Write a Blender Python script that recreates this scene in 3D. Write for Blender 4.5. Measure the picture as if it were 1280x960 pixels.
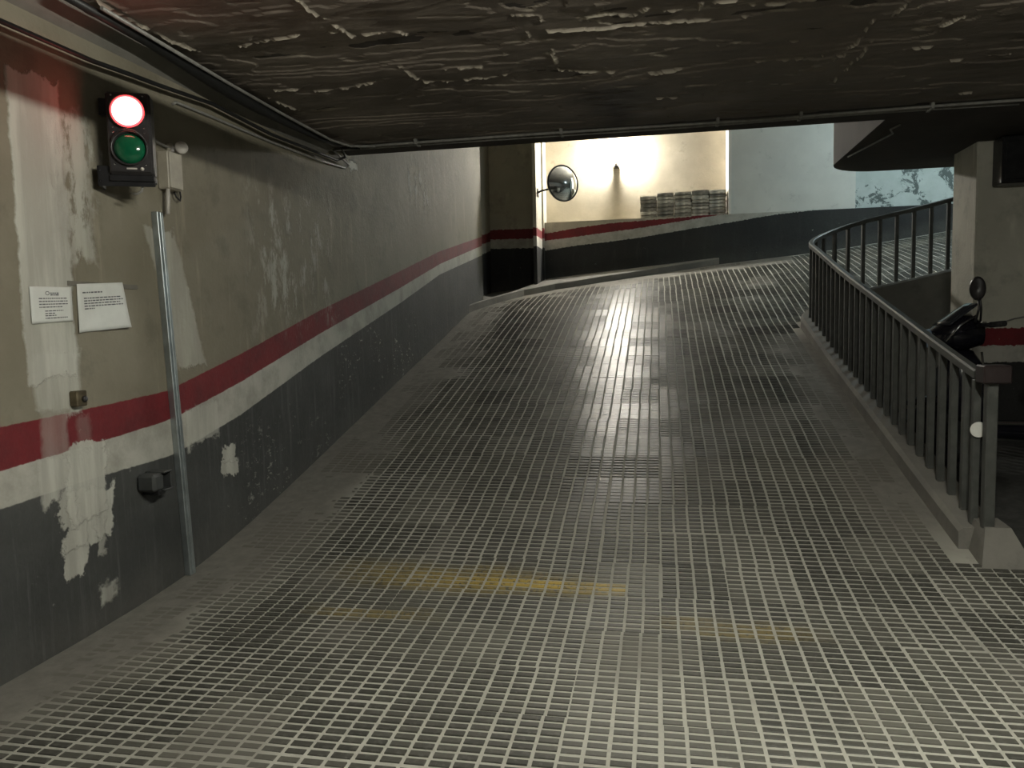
import bpy, math, random
import numpy as np
from mathutils import Matrix, Vector
random.seed(7); rng = np.random.default_rng(7)
for o in list(bpy.data.objects): bpy.data.objects.remove(o)
SC = bpy.context.scene; COL = SC.collection

# ------------------------------------------------------------------ camera (X across the ramp, Y up the ramp, Z up)
EYE = 1.5; FPX = 950.0
YAW, PITCH, ROLL = math.radians(11.0), math.radians(4.69), math.radians(1.26)
_f0 = Vector((-math.sin(YAW), math.cos(YAW), 0)); _h0 = Vector((math.cos(YAW), math.sin(YAW), 0))
FWD = _f0*math.cos(PITCH) - Vector((0, 0, 1))*math.sin(PITCH)
_u0 = _h0.cross(FWD)
RGT = _h0*math.cos(ROLL) - _u0*math.sin(ROLL)
UPV = _u0*math.cos(ROLL) + _h0*math.sin(ROLL)
cam = bpy.data.cameras.new('camera'); cam.sensor_width = 36; cam.lens = 36*FPX/1280; cam.clip_start = .02
co = bpy.data.objects.new('camera', cam); COL.objects.link(co)
co.matrix_world = Matrix(((RGT.x, UPV.x, -FWD.x, 0), (RGT.y, UPV.y, -FWD.y, 0), (RGT.z, UPV.z, -FWD.z, EYE), (0, 0, 0, 1)))
SC.camera = co
# ------------------------------------------------------------------ world, exposure (indoor: the lamps are built with their fixtures)
W = bpy.data.worlds.new('world'); SC.world = W; W.use_nodes = True
W.node_tree.nodes['Background'].inputs[0].default_value = (.02, .02, .022, 1)
W.node_tree.nodes['Background'].inputs[1].default_value = .5
SC.view_settings.view_transform = 'Standard'; SC.view_settings.look = 'None'
SC.view_settings.exposure = 1.5; SC.view_settings.gamma = 1.0; SC.view_settings.use_curve_mapping = False
P_TUBE, P_FAR, P_COOL, P_RED = 520.0, 1000.0, 285.0, 5.0     # lamp emission strengths

# ------------------------------------------------------------------ pixel helpers: a pixel gives a ray, a plane gives the distance
def ray(x, y): return (FWD*FPX + RGT*(x-640) - UPV*(y-480)).normalized()
def on_x(x, y, c): d = ray(x, y); t = c/d.x; return Vector((c, d.y*t, EYE+d.z*t))
def on_y(x, y, a): d = ray(x, y); t = a/d.y; return Vector((d.x*t, a, EYE+d.z*t))
def on_z(x, y, z): d = ray(x, y); t = (z-EYE)/d.z; return Vector((d.x*t, d.y*t, z))

# ------------------------------------------------------------------ material helpers
class Mt:
    def __init__(s, name, rough=.8, color=(.5, .5, .5), metal=0.0, spec=None):
        s.m = bpy.data.materials.new(name); s.m.use_nodes = True; s.nt = s.m.node_tree
        s.b = s.nt.nodes['Principled BSDF']; s.set('Roughness', rough); s.set('Base Color', (*color, 1)); s.set('Metallic', metal)
        if spec is not None: s.set('Specular IOR Level', spec)
        s._tc = None
    def set(s, inp, v):
        if hasattr(v, 'is_linked'): s.nt.links.new(v, s.b.inputs[inp])
        else: s.b.inputs[inp].default_value = v
    def n(s, t, **k):
        nd = s.nt.nodes.new(t)
        for a, v in k.items(): s.inp(nd.inputs[a.replace('_', ' ')], v)
        return nd
    def inp(s, sock, v):
        if hasattr(v, 'is_linked'): s.nt.links.new(v, sock)
        else: sock.default_value = v
    def co(s):
        if not s._tc: s._tc = s.nt.nodes.new('ShaderNodeTexCoord')
        return s._tc.outputs['Object']
    def xyz(s):
        if not hasattr(s, '_x'): s._x = s.n('ShaderNodeSeparateXYZ', Vector=s.co())
        return s._x.outputs
    def ma(s, op, a, b=0.0, c=0.0, clamp=False):
        nd = s.nt.nodes.new('ShaderNodeMath'); nd.operation = op; nd.use_clamp = clamp
        for i, v in enumerate((a, b, c)): s.inp(nd.inputs[i], v)
        return nd.outputs[0]
    def mix(s, f, A, B, blend='MIX'):
        nd = s.nt.nodes.new('ShaderNodeMix'); nd.data_type = 'RGBA'; nd.blend_type = blend
        s.inp(nd.inputs[0], f)
        for i, v in ((6, A), (7, B)): s.inp(nd.inputs[i], v if hasattr(v, 'is_linked') else (*v[:3], 1))
        return nd.outputs[2]
    def noise(s, scale, detail=4, rough=.55, stretch=None, off=(0, 0, 0), dist=0.0):
        v = s.co()
        if stretch or any(off):
            mp = s.n('ShaderNodeMapping', Vector=v); mp.inputs['Scale'].default_value = stretch or (1, 1, 1); mp.inputs['Location'].default_value = off
            v = mp.outputs[0]
        nd = s.n('ShaderNodeTexNoise', Vector=v, Scale=scale, Detail=detail, Roughness=rough, Distortion=dist)
        return nd.outputs[0]
    def step(s, v, lo, hi):           # smooth 0..1 between lo and hi
        nd = s.nt.nodes.new('ShaderNodeMapRange'); nd.interpolation_type = 'SMOOTHSTEP'
        for i, q in enumerate((v, lo, hi)): s.inp(nd.inputs[i], q)
        return nd.outputs[0]
    def attr(s, name):
        nd = s.nt.nodes.new('ShaderNodeAttribute'); nd.attribute_name = name; return nd.outputs['Fac']
    def bump(s, h, strength=.3, dist=.01):
        nd = s.n('ShaderNodeBump', Height=h, Strength=strength, Distance=dist); s.set('Normal', nd.outputs[0])
    def boxmask(s, U, V, u0, u1, v0, v1, soft=.02, shear=0.0):
        vc = (v0+v1)/2; uc = (u0+u1)/2
        Uu = s.ma('SUBTRACT', U, uc)
        if shear: Uu = s.ma('SUBTRACT', Uu, s.ma('MULTIPLY', s.ma('SUBTRACT', V, vc), shear))
        du = s.ma('SUBTRACT', s.ma('ABSOLUTE', Uu), abs(u1-u0)/2)
        dv = s.ma('SUBTRACT', s.ma('ABSOLUTE', s.ma('SUBTRACT', V, vc)), abs(v1-v0)/2)
        return s.ma('MULTIPLY_ADD', s.ma('MAXIMUM', du, dv), -1/soft, .5, clamp=True)

def plain(name, color, rough=.6, metal=0.0, var=.25, scale=9, bump=.15, spec=None):
    m = Mt(name, rough, color, metal, spec)
    n1 = m.noise(scale, 5); 
    m.set('Base Color', m.mix(m.step(n1, .3, .75), tuple(c*(1-var) for c in color), tuple(min(1, c*(1+var)) for c in color)))
    m.set('Roughness', m.ma('MULTIPLY_ADD', n1, .25, rough-.12, clamp=True))
    if bump: m.bump(m.noise(scale*9, 3), bump, .004)
    return m.m
def emit(name, color, strength, base=(.8, .8, .8)):
    m = Mt(name, .3, base); m.set('Emission Color', (*color, 1)); m.set('Emission Strength', strength)
    n1 = m.noise(20, 2); m.set('Roughness', m.ma('MULTIPLY_ADD', n1, .1, .25)); return m.m

# ------------------------------------------------------------------ geometry helpers
class MB:
    def __init__(s): s.v = []; s.f = []; s.sm = []
    def add(s, vs, fs, smooth=False):
        b = len(s.v); s.v += [tuple(v) for v in vs]; s.f += [tuple(i+b for i in f) for f in fs]; s.sm += [smooth]*len(fs); return s
    def box(s, x0, x1, y0, y1, z0, z1, bev=0.0):
        if bev <= 0:
            vs = [(x, y, z) for z in (z0, z1) for y in (y0, y1) for x in (x0, x1)]
            return s.add(vs, [(0, 2, 3, 1), (4, 5, 7, 6), (0, 1, 5, 4), (2, 6, 7, 3), (0, 4, 6, 2), (1, 3, 7, 5)])
        X = (x0, x1); Y = (y0, y1); Z = (z0, z1); vs = []; idx = {}
        for i in (0, 1):
            for j in (0, 1):
                for k in (0, 1):
                    sx, sy, sz = (1-2*i)*bev, (1-2*j)*bev, (1-2*k)*bev
                    for ax, p in (('x', (X[i], Y[j]+sy, Z[k]+sz)), ('y', (X[i]+sx, Y[j], Z[k]+sz)), ('z', (X[i]+sx, Y[j]+sy, Z[k]))):
                        idx[(i, j, k, ax)] = len(vs); vs.append(p)
        g = lambda i, j, k, a: idx[(i, j, k, a)]
        fs = []
        for i in (0, 1):
            q = [g(i, 0, 0, 'x'), g(i, 1, 0, 'x'), g(i, 1, 1, 'x'), g(i, 0, 1, 'x')]; fs.append(q if i else q[::-1])
            q = [g(0, i, 0, 'y'), g(0, i, 1, 'y'), g(1, i, 1, 'y'), g(1, i, 0, 'y')]; fs.append(q if i else q[::-1])
            q = [g(0, 0, i, 'z'), g(1, 0, i, 'z'), g(1, 1, i, 'z'), g(0, 1, i, 'z')]; fs.append(q if i else q[::-1])
        for i in (0, 1):
            for j in (0, 1):
                fl = (i+j) % 2
                q = [g(i, j, 0, 'x'), g(i, j, 1, 'x'), g(i, j, 1, 'y'), g(i, j, 0, 'y')]; fs.append(q if fl else q[::-1])
                q = [g(i, 0, j, 'x'), g(i, 1, j, 'x'), g(i, 1, j, 'z'), g(i, 0, j, 'z')]; fs.append(q[::-1] if fl else q)
                q = [g(0, i, j, 'y'), g(1, i, j, 'y'), g(1, i, j, 'z'), g(0, i, j, 'z')]; fs.append(q if fl else q[::-1])
                for k in (0, 1):
                    q = [g(i, j, k, 'x'), g(i, j, k, 'y'), g(i, j, k, 'z')]; fs.append(q if (i+j+k) % 2 else q[::-1])
        return s.add(vs, fs)
    def tube(s, pts, r, seg=10, closed=False, flat=1.0):
        pts = [Vector(p) for p in pts]; n = len(pts); rr = r if isinstance(r, (list, tuple)) else [r]*n
        vs = []; up = None
        for i, p in enumerate(pts):
            if closed: t = (pts[(i+1) % n]-pts[i-1]).normalized()
            else: t = (pts[min(i+1, n-1)]-pts[max(i-1, 0)]).normalized()
            if up is None: up = Vector((0, 0, 1)) if abs(t.z) < .9 else Vector((1, 0, 0))
            a = t.cross(up).normalized(); b = a.cross(t).normalized(); up = b
            for k in range(seg):
                q = 2*math.pi*k/seg; vs.append(p + a*math.cos(q)*rr[i] + b*math.sin(q)*rr[i]*flat)
        fs = []
        for i in range(n if closed else n-1):
            j = (i+1) % n
            for k in range(seg):
                l = (k+1) % seg; fs.append((i*seg+k, i*seg+l, j*seg+l, j*seg+k))
        s.add(vs, fs, True)
        if not closed:
            b = len(s.v)-len(vs); s.f += [tuple(b+k for k in range(seg))[::-1], tuple(b+(n-1)*seg+k for k in range(seg))]; s.sm += [False]*2
        return s
    def lathe(s, prof, M=None, seg=24, cap=True):      # prof: (r, h) along local +Z
        M = M or Matrix(); vs = []; n = len(prof)
        for r, h in prof:
            for k in range(seg):
                q = 2*math.pi*k/seg; vs.append(M @ Vector((r*math.cos(q), r*math.sin(q), h)))
        fs = [(i*seg+k, i*seg+(k+1) % seg, (i+1)*seg+(k+1) % seg, (i+1)*seg+k) for i in range(n-1) for k in range(seg)]
        s.add(vs, fs, True)
        if cap:
            b = len(s.v)-len(vs); s.f += [tuple(b+k for k in range(seg))[::-1], tuple(b+(n-1)*seg+k for k in range(seg))]; s.sm += [False]*2
        return s
    def prism(s, poly, z0, z1):       # poly: list of (x, y), counter-clockwise
        n = len(poly); vs = [(x, y, z0) for x, y in poly]+[(x, y, z1) for x, y in poly]
        return s.add(vs, [tuple(range(n))[::-1], tuple(range(n, 2*n))]+[(i, (i+1) % n, n+(i+1) % n, n+i) for i in range(n)])
    def xf(s, M): s.v = [tuple(M @ Vector(v)) for v in s.v]; return s
    def build(s, name, mat, parent=None):
        me = bpy.data.meshes.new(name); me.from_pydata(s.v, [], s.f); me.polygons.foreach_set('use_smooth', s.sm)
        if mat: me.materials.append(mat)
        me.update(); o = bpy.data.objects.new(name, me); COL.objects.link(o)
        if parent: o.parent = parent
        return o
def tag(o, label=None, cat=None, group=None, kind=None):
    if label: o['label'] = label
    if cat: o['category'] = cat
    if group: o['group'] = group
    if kind: o['kind'] = kind
    return o
def empty(name, label, cat, loc=(0, 0, 0), rz=0.0, group=None):
    o = bpy.data.objects.new(name, None); o.empty_display_size = .1; COL.objects.link(o); o.location = loc; o.rotation_euler = (0, 0, rz)
    return tag(o, label, cat, group)
def struct(o): return tag(o, kind='structure')
def fattr(o, name, data):
    a = o.data.attributes.new(name, 'FLOAT', 'POINT'); a.data.foreach_set('value', np.asarray(data, dtype=np.float32).ravel())

# ------------------------------------------------------------------ numpy noise
_L = {s: np.random.default_rng(s).random((256, 256)) for s in range(6)}
def vnoise(x, y, s=0):
    xi = np.floor(x).astype(int); yi = np.floor(y).astype(int); fx = x-xi; fy = y-yi
    fx = fx*fx*(3-2*fx); fy = fy*fy*(3-2*fy); L = _L[s % 6]
    g = lambda i, j: L[(xi+i) % 256, (yi+j) % 256]
    return (g(0, 0)*(1-fx)+g(1, 0)*fx)*(1-fy)+(g(0, 1)*(1-fx)+g(1, 1)*fx)*fy
def fbm(x, y, s=0, o=4):
    x = np.asarray(x, float); y = np.asarray(y, float); t = 0; a = .5
    for k in range(o): t = t+a*vnoise(x*2**k+17*k, y*2**k+31*k, s+k); a *= .5
    return t/(1-.5**o)
def sstep(x, a, b): t = np.clip((x-a)/(b-a), 0, 1); return t*t*(3-2*t)

# ------------------------------------------------------------------ the ramp's height field
WL, RC, AF = -2.75, 1.75, 14.0          # left wall, railing line, far wall
RR, RCX, RCY = .9, 2.65, 9.5            # railing turns right on this arc
SIDE_Z = .3
def prof(a): a = np.asarray(a, float); return .235*.35*np.logaddexp(0, (a-4.0)/.35)
_cp = [(c, a, 0.) for c in (-3.3, -1.2, .5, 1.75) for a in (-1, 1.5, 4, 6, 7.8)]
_cp += [(-2.75, 9.5, 0), (-2.75, 11.1, 0), (-3.1, 14, -.3), (-1.96, 14, -.2), (1.12, 14, .08), (2.53, 14, .21), (4.83, 14, .51), (7, 14, .85), (9, 14, 1.2),
        (1.75, 9.5, .04), (2.01, 10.14, .06), (2.65, 10.4, .18), (3.56, 10.4, .38), (5, 10.4, .75), (7, 10.4, 1.25), (9, 10.4, 1.75)]
_cp = np.array(_cp)
def _phi(r2): return np.where(r2 > 0, r2*np.log(np.maximum(r2, 1e-12)), 0)
_n = len(_cp); _A = np.zeros((_n+3, _n+3))
_A[:_n, :_n] = _phi(((_cp[:, None, :2]-_cp[None, :, :2])**2).sum(-1)) + np.eye(_n)*.02
_A[:_n, _n:] = np.c_[np.ones(_n), _cp[:, :2]]; _A[_n:, :_n] = _A[:_n, _n:].T
_w = np.linalg.solve(_A, np.r_[_cp[:, 2], 0, 0, 0])
def ramp_h(c, a):
    c = np.asarray(c, float); a = np.asarray(a, float); c, a = np.broadcast_arrays(c, a); sh = c.shape; c = c.ravel(); a = a.ravel()
    r = _w[_n]+_w[_n+1]*c+_w[_n+2]*a
    for i in range(_n): r = r+_w[i]*_phi((c-_cp[i, 0])**2+(a-_cp[i, 1])**2)
    r = r*sstep(a, 6.5, 9.2)
    return (prof(a)+r).reshape(sh)
def in_void(c, a):
    c = np.asarray(c, float); a = np.asarray(a, float)
    corner = (c < RCX) & (a > RCY)
    return (c > RC) & (a < RCY+RR) & (~corner | ((c-RCX)**2+(a-RCY)**2 < RR*RR))
def side_h(a): p = prof(a); return SIDE_Z-.06*np.logaddexp(0, (SIDE_Z-p)/.06)
def floor_h(c, a):
    return np.where(in_void(c, a), np.minimum(side_h(a), prof(a)), ramp_h(c, a))
def fz(c, a): return float(floor_h(np.array([c]), np.array([a]))[0])
def rz(c, a): return float(ramp_h(np.array([c]), np.array([a]))[0])
def on_floor(x, y):
    d = ray(x, y); t = 2.0
    while t < 20:
        p = d*t
        if EYE+p.z < rz(p.x, p.y): break
        t += .02
    return Vector((p.x, p.y, EYE+p.z))

# kerb along the far corner, traced where it meets the ramp
KERB = [(-2.75, 10.95), (-2.5, 11.75), (-2.2, 12.55), (-1.75, 13.1), (-1.0, 13.5), (0.0, 13.78), (1.05, 13.97)]
def kerb_y(c): return np.interp(c, [k[0] for k in KERB], [k[1] for k in KERB])

def dust(c, a):
    w = (fbm(c*1.7, a*1.7, 1)-.5)*.5 + (fbm(c*6, a*6, 2)-.5)*.25
    d = sstep(-(c+w), 2.05, 2.4)                                                     # dust drifted against the left wall
    d = np.maximum(d, sstep(c+w*.8, 1.0, 1.45)*sstep(a, 4.3, 5.1)*(1-sstep(a, 8.9, 9.6)))  # smooth strip beside the railing
    d = np.maximum(d, sstep(c+w, 2.1, 2.4)*(1-sstep(a, 4.6, 4.9)))
    d = np.maximum(d, sstep(a+w-kerb_y(c), -.75, -.35)*(c < 2.2))
    d = np.maximum(d, .5*sstep(fbm(c*1.3+9, a*.9, 3), .64, .78))
    return d

# ================================================================== MATERIALS
def wall_paint(name, upper, upper2, left=False, dk1=(.030, .032, .032), dk2=(.058, .060, .058)):
    """beige plaster with a red and a white band over a dark grey dado; band heights come from the mesh"""
    m = Mt(name, .85)
    U = m.xyz()[1]; V = m.xyz()[2]
    big = m.noise(.9, 5, .6); mid = m.noise(4.5, 6, .65); fine = m.noise(38, 4, .6)
    streak = m.noise(3.2, 5, .6, stretch=(1, 3.0, .35)); drip = m.noise(7, 4, .65, stretch=(1, 3.5, .22), off=(3, 1, 2))
    rag = m.ma('MULTIPLY', m.ma('SUBTRACT', m.noise(26, 4), .5), .012 if left else .05)
    up = m.mix(m.step(big, .38, .62), upper, upper2)
    up = m.mix(m.ma('MULTIPLY', m.step(mid, .5, .72), .55), up, tuple(c*.62 for c in upper))
    up = m.mix(m.ma('MULTIPLY', m.step(streak, .56, .74), .5), up, tuple(min(1, c*1.45) for c in upper2))
    e = lambda nm: m.ma('ADD', m.attr(nm), rag)
    red = m.mix(m.step(mid, .3, .8), (.17, .012, .017), (.10, .012, .015))
    white = m.mix(m.step(mid, .35, .7), (.47, .46, .41), (.31, .30, .26))
    dark = m.mix(m.step(big, .35, .7), dk1, dk2)
    dark = m.mix(m.ma('MULTIPLY', m.step(drip, .5, .8), .55), dark, tuple(c*2.0 for c in dk2))
    dark = m.mix(m.ma('MULTIPLY', m.step(m.noise(11, 6, .7, off=(7, 3, 1)), .66, .72), .6), dark, (.30, .30, .28))
    under = m.step(e('b_red_top'), .003, -.003); wh = m.step(e('b_red_bot'), .003, -.003); dk = m.step(e('b_white_bot'), .004, -.004)
    chip = m.step(m.noise(18, 6, .7, off=(1, 9, 4)), .70, .73)
    red = m.mix(m.ma('MULTIPLY', chip, .7), red, (.40, .36, .32))
    col = m.mix(under, up, red); col = m.mix(wh, col, white); col = m.mix(dk, col, dark)
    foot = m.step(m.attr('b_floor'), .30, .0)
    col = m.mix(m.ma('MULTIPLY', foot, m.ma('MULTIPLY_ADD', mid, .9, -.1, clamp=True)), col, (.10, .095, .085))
    hgt = m.ma('MULTIPLY_ADD', mid, .6, m.ma('MULTIPLY', fine, .25))
    if left:
        w1 = m.ma('MULTIPLY', m.ma('SUBTRACT', m.noise(7, 6, .65, off=(2, 2, 2)), .5), .22)
        w2 = m.ma('MULTIPLY', m.ma('SUBTRACT', m.noise(7, 6, .65, off=(8, 5, 2)), .5), .22)
        w3 = m.ma('MULTIPLY', m.ma('SUBTRACT', m.noise(30, 5, .65, off=(4, 5, 2)), .5), .05)
        Ud = m.ma('ADD', m.ma('ADD', U, w1), w3); Vd = m.ma('ADD', m.ma('ADD', V, w2), w3)
        Us = m.ma('MULTIPLY_ADD', w1, .35, U)
        pale = m.mix(m.step(streak, .35, .65), (.56, .56, .50), (.40, .39, .345))
        def patch(px, strength, mild=False, soft=.02, shear=0.0, colr=None, brk=None):
            nonlocal col, hgt
            p = [on_x(x, y, WL) for x, y in px]
            k = m.boxmask(Us if mild else Ud, Vd, min(q.y for q in p), max(q.y for q in p), min(q.z for q in p), max(q.z for q in p), soft, shear)
            if brk is not None: k = m.ma('MULTIPLY', k, brk)
            col = m.mix(m.ma('MULTIPLY', k, strength), col, colr or pale); hgt = m.ma('MULTIPLY_ADD', k, .5, hgt)
        lump = m.step(m.noise(9, 6, .7, stretch=(1, 1.5, .6), off=(5, 0, 3)), .40, .52)
        patch([(22, 300), (86, 300), (22, 84), (86, 470)], .85, True, .015)
        patch([(60, 180), (112, 180), (60, 130), (112, 330)], .62, False, .05, brk=lump)
        patch([(44, 480), (100, 480), (44, 440), (100, 512)], .75, True, .03)
        patch([(52, 540), (84, 540), (52, 520), (84, 568)], .30, True, .02)
        patch([(98, 540), (112, 540), (98, 520), (112, 568)], .15, True, .03)
        patch([(82, 600), (134, 600), (82, 560), (134, 640)], .92, False, .012)
        patch([(80, 620), (142, 620), (80, 620), (142, 668)], .92, False, .012, shear=.25)
        patch([(72, 640), (96, 640), (72, 626), (96, 660)], .85, False, .012)
        patch([(82, 690), (110, 690), (82, 655), (110, 716)], .92, False, .012, shear=.2)
        patch([(122, 690), (134, 690), (122, 655), (134, 690)], .6, False, .02)
        patch([(125, 735), (150, 735), (125, 730), (150, 745)], .6, False, .03)
        patch([(48, 575), (80, 575), (48, 580), (80, 622)], .8, True, .02)
        patch([(204, 400), (240, 400), (204, 285), (240, 462)], .5, True, .02, shear=-.30)
        patch([(232, 520), (272, 520), (232, 512), (272, 548)], .6, True, .02)
        patch([(281, 570), (293, 570), (281, 562), (293, 574)], .95, False, .01)
        patch([(279, 585), (296, 585), (279, 574), (296, 592)], .95, False, .01)
        scr = m.step(m.noise(16, 6, .75, stretch=(1, .7, 1.4), off=(2, 7, 5)), .57, .61)
        scr = m.ma('MULTIPLY', scr, m.step(m.noise(3.2, 4, .6, off=(6, 2, 2)), .48, .60))
        patch([(425, 420), (520, 420), (425, 395), (520, 480)], .75, True, .2, brk=scr)
        patch([(300, 600), (420, 600), (300, 540), (420, 610)], .4, True, .2, brk=scr)
        sm = m.step(m.noise(5, 6, .75, stretch=(1, 1.6, .7), off=(9, 1, 5)), .50, .62)
        patch([(315, 260), (410, 260), (315, 235), (410, 400)], .5, True, .3, brk=sm)
        patch([(505, 230), (535, 230), (505, 195), (535, 260)], .6, True, .2, brk=sm)
        patch([(436, 205), (447, 205), (436, 200), (447, 216)], .9, False, .02)
        # colour turns darker and greyer further up the ramp
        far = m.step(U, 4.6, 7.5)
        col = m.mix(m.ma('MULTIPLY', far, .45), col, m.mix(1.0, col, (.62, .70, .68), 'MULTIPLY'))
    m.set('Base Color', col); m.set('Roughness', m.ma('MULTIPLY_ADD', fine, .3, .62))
    m.bump(hgt, .55, .02)
    return m.m

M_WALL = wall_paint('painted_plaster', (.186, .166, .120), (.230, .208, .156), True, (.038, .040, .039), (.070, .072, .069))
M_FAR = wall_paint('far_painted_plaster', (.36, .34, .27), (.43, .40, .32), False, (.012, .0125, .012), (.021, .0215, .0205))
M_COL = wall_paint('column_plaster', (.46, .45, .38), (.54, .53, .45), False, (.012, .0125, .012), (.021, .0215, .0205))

def m_plaster(name, a, b, blot=None):
    m = Mt(name, .85); n1 = m.noise(2.2, 6, .62); n2 = m.noise(30, 4)
    c = m.mix(m.step(n1, .35, .7), a, b)
    c = m.mix(m.ma('MULTIPLY', m.step(m.noise(5, 5, .7, off=(3, 3, 8)), .58, .75), .5), c, tuple(x*.6 for x in a))
    h = m.ma('MULTIPLY_ADD', n1, .5, m.ma('MULTIPLY', n2, .2))
    if blot:
        k = m.step(m.noise(3.0, 7, .74, off=(1, 4, 6), dist=.6), .535, .58); c = m.mix(k, c, blot); h = m.ma('SUBTRACT', h, m.ma('MULTIPLY', k, .3))
    m.set('Base Color', c); m.bump(h, .4, .02); return m.m
M_CREAM = m_plaster('cream_plaster', (.41, .365, .285), (.49, .44, .345))
M_GREY = m_plaster('grey_render', (.60, .60, .555), (.65, .65, .60))
M_PEEL = m_plaster('peeling_white_plaster', (.42, .48, .46), (.52, .58, .56), (.10, .125, .12))
M_TRIM = m_plaster('white_trim', (.72, .69, .62), (.78, .75, .68))
M_BROWN = m_plaster('dark_brown_concrete', (.055, .047, .042), (.075, .064, .056))
M_CONC = m_plaster('worn_concrete', (.16, .152, .135), (.22, .21, .185))

def m_ceiling():
    m = Mt('brown_ceiling_plaster', .55)
    n1 = m.noise(1.6, 6, .6); n2 = m.noise(9, 6, .65, stretch=(.35, 1.3, 1)); n3 = m.noise(60, 3)
    c = m.mix(m.step(n1, .35, .7), (.135, .113, .094), (.205, .174, .145))
    c = m.mix(m.ma('MULTIPLY', m.step(n2, .5, .75), .6), c, (.24, .205, .165))
    # paler colour along the lips of the coat
    c = m.mix(m.ma('MULTIPLY', m.attr('lip'), .85), c, (.52, .47, .38))
    p = on_z(760, 128, 3.0)
    X = m.ma('ADD', m.xyz()[0], m.ma('MULTIPLY', m.ma('SUBTRACT', n1, .5), .3)); Y = m.xyz()[1]
    shadow = m.ma('MAXIMUM', m.boxmask(X, Y, p.x-.22, p.x+.22, p.y-.28, p.y-.02, .25), m.boxmask(X, Y, p.x-.09, p.x+.1, p.y-.3, p.y+.75, .22))
    c = m.mix(m.ma('MULTIPLY', shadow, .7), c, (.012, .011, .010))  # shadow painted into the ceiling colour as a dark cross-shaped blot
    m.set('Base Color', c); m.set('Roughness', m.ma('MULTIPLY_ADD', n2, .35, .4))
    m.bump(m.ma('MULTIPLY_ADD', n2, .6, m.ma('MULTIPLY', n3, .25)), .5, .012); return m.m
M_CEIL = m_ceiling()

def m_floor():
    m = Mt('dusty_floor_mortar', .85)
    n1 = m.noise(1.3, 5); n2 = m.noise(14, 5, .65); n3 = m.noise(120, 3)
    c = m.mix(m.step(n1, .35, .7), (.37, .362, .315), (.46, .45, .395))
    c = m.mix(m.ma('MULTIPLY', m.step(n2, .45, .75), .5), c, (.25, .243, .212))
    c = m.mix(m.ma('MULTIPLY', m.attr('dust'), .95), c, m.mix(m.step(n2, .35, .7), (.155, .146, .126), (.20, .19, .165)))
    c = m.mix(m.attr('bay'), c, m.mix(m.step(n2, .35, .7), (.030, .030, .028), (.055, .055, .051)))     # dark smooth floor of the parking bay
    m.set('Base Color', c); m.bump(m.ma('MULTIPLY_ADD', n2, .5, m.ma('MULTIPLY', n3, .4)), .5, .006); return m.m
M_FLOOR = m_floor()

def m_stud(obj=False):
    m = Mt('paving_stud_cement' + ('_near' if obj else ''), .45)
    gp = m.nt.nodes.new('ShaderNodeNewGeometry').outputs['Position']
    nz = lambda sc_, d_: m.n('ShaderNodeTexNoise', Vector=gp, Scale=sc_, Detail=d_, Roughness=.6).outputs[0]
    n2, n3, n1 = nz(45, 4), nz(160, 3), nz(2.0, 5)
    if obj:
        oi = m.nt.nodes.new('ShaderNodeObjectInfo'); sp = m.n('ShaderNodeSeparateColor', Color=oi.outputs['Color'])
        tone, dst, yel = sp.outputs[0], sp.outputs[1], sp.outputs[2]; pol = 0.0
    else: tone, dst, yel = m.attr('tone'), m.attr('dust'), m.attr('yellow'); pol = m.attr('polish')
    c = m.mix(tone, (.050, .050, .043), (.155, .150, .125))
    c = m.mix(m.ma('MULTIPLY', m.step(n2, .45, .75), .45), c, (.15, .147, .13))
    c = m.mix(m.ma('MULTIPLY', yel, m.step(n2, .32, .5)), c, (.46, .33, .06))
    c = m.mix(m.ma('MULTIPLY', dst, .97), c, m.mix(m.step(n1, .35, .7), (.155, .146, .126), (.185, .175, .152)))
    m.set('Base Color', c)
    m.set('Roughness', m.ma('MULTIPLY_ADD', dst, .35, m.ma('MULTIPLY_ADD', pol, -.10, m.ma('MULTIPLY_ADD', n2, .24, .36)), clamp=True))
    m.set('Specular IOR Level', m.ma('MULTIPLY_ADD', pol, .14, .14) if not obj else .25)
    m.bump(m.ma('MULTIPLY_ADD', n2, .4, m.ma('MULTIPLY', n3, .5)), .22, .003); return m.m
M_STUD, M_STUDN = m_stud(), m_stud(True)

M_RAIL = plain('dark_grey_railing_paint', (.075, .078, .072), .42, .0, .2, 14, .1)
M_BLACKPL = plain('black_plastic', (.028, .026, .027), .38, 0, .2, 20, .08)
M_BLACKMET = plain('black_painted_metal', (.022, .022, .024), .35, .2, .2, 20, .05)
M_GALV = plain('galvanised_steel', (.40, .44, .45), .45, .8, .15, 12, .06)
M_PIPE = plain('grey_conduit', (.28, .275, .255), .45, .1, .2, 20, .05)
M_CABLE = plain('black_cable', (.012, .012, .012), .5, 0, .2, 20, .05)
M_BEIGE = plain('beige_plastic', (.36, .33, .27), .5, 0, .12, 14, .05)
M_PALE = plain('pale_grey_plastic', (.50, .47, .43), .45, 0, .1, 14, .05)
M_BRASS = plain('tarnished_brass', (.13, .105, .065), .45, .5, .3, 30, .1)
M_PAPER = plain('white_paper', (.66, .67, .64), .7, 0, .05, 12, .1)
M_INK = plain('black_ink', (.10, .10, .11), .7, 0, .1, 30, 0)
M_SCOOT = plain('gloss_black_bodywork', (.008, .008, .012), .12, 0, .2, 10, 0)
M_RUBBER = plain('tyre_rubber', (.015, .015, .015), .8, 0, .2, 30, .2)
M_CHROME = plain('chrome', (.75, .76, .78), .15, 1, .05, 10, 0)
M_GLASSD = plain('smoked_screen', (.03, .032, .038), .08, 0, .1, 10, 0)
M_HEAD = plain('headlamp_glass', (.35, .45, .60), .08, .2, .1, 10, 0)
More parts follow.
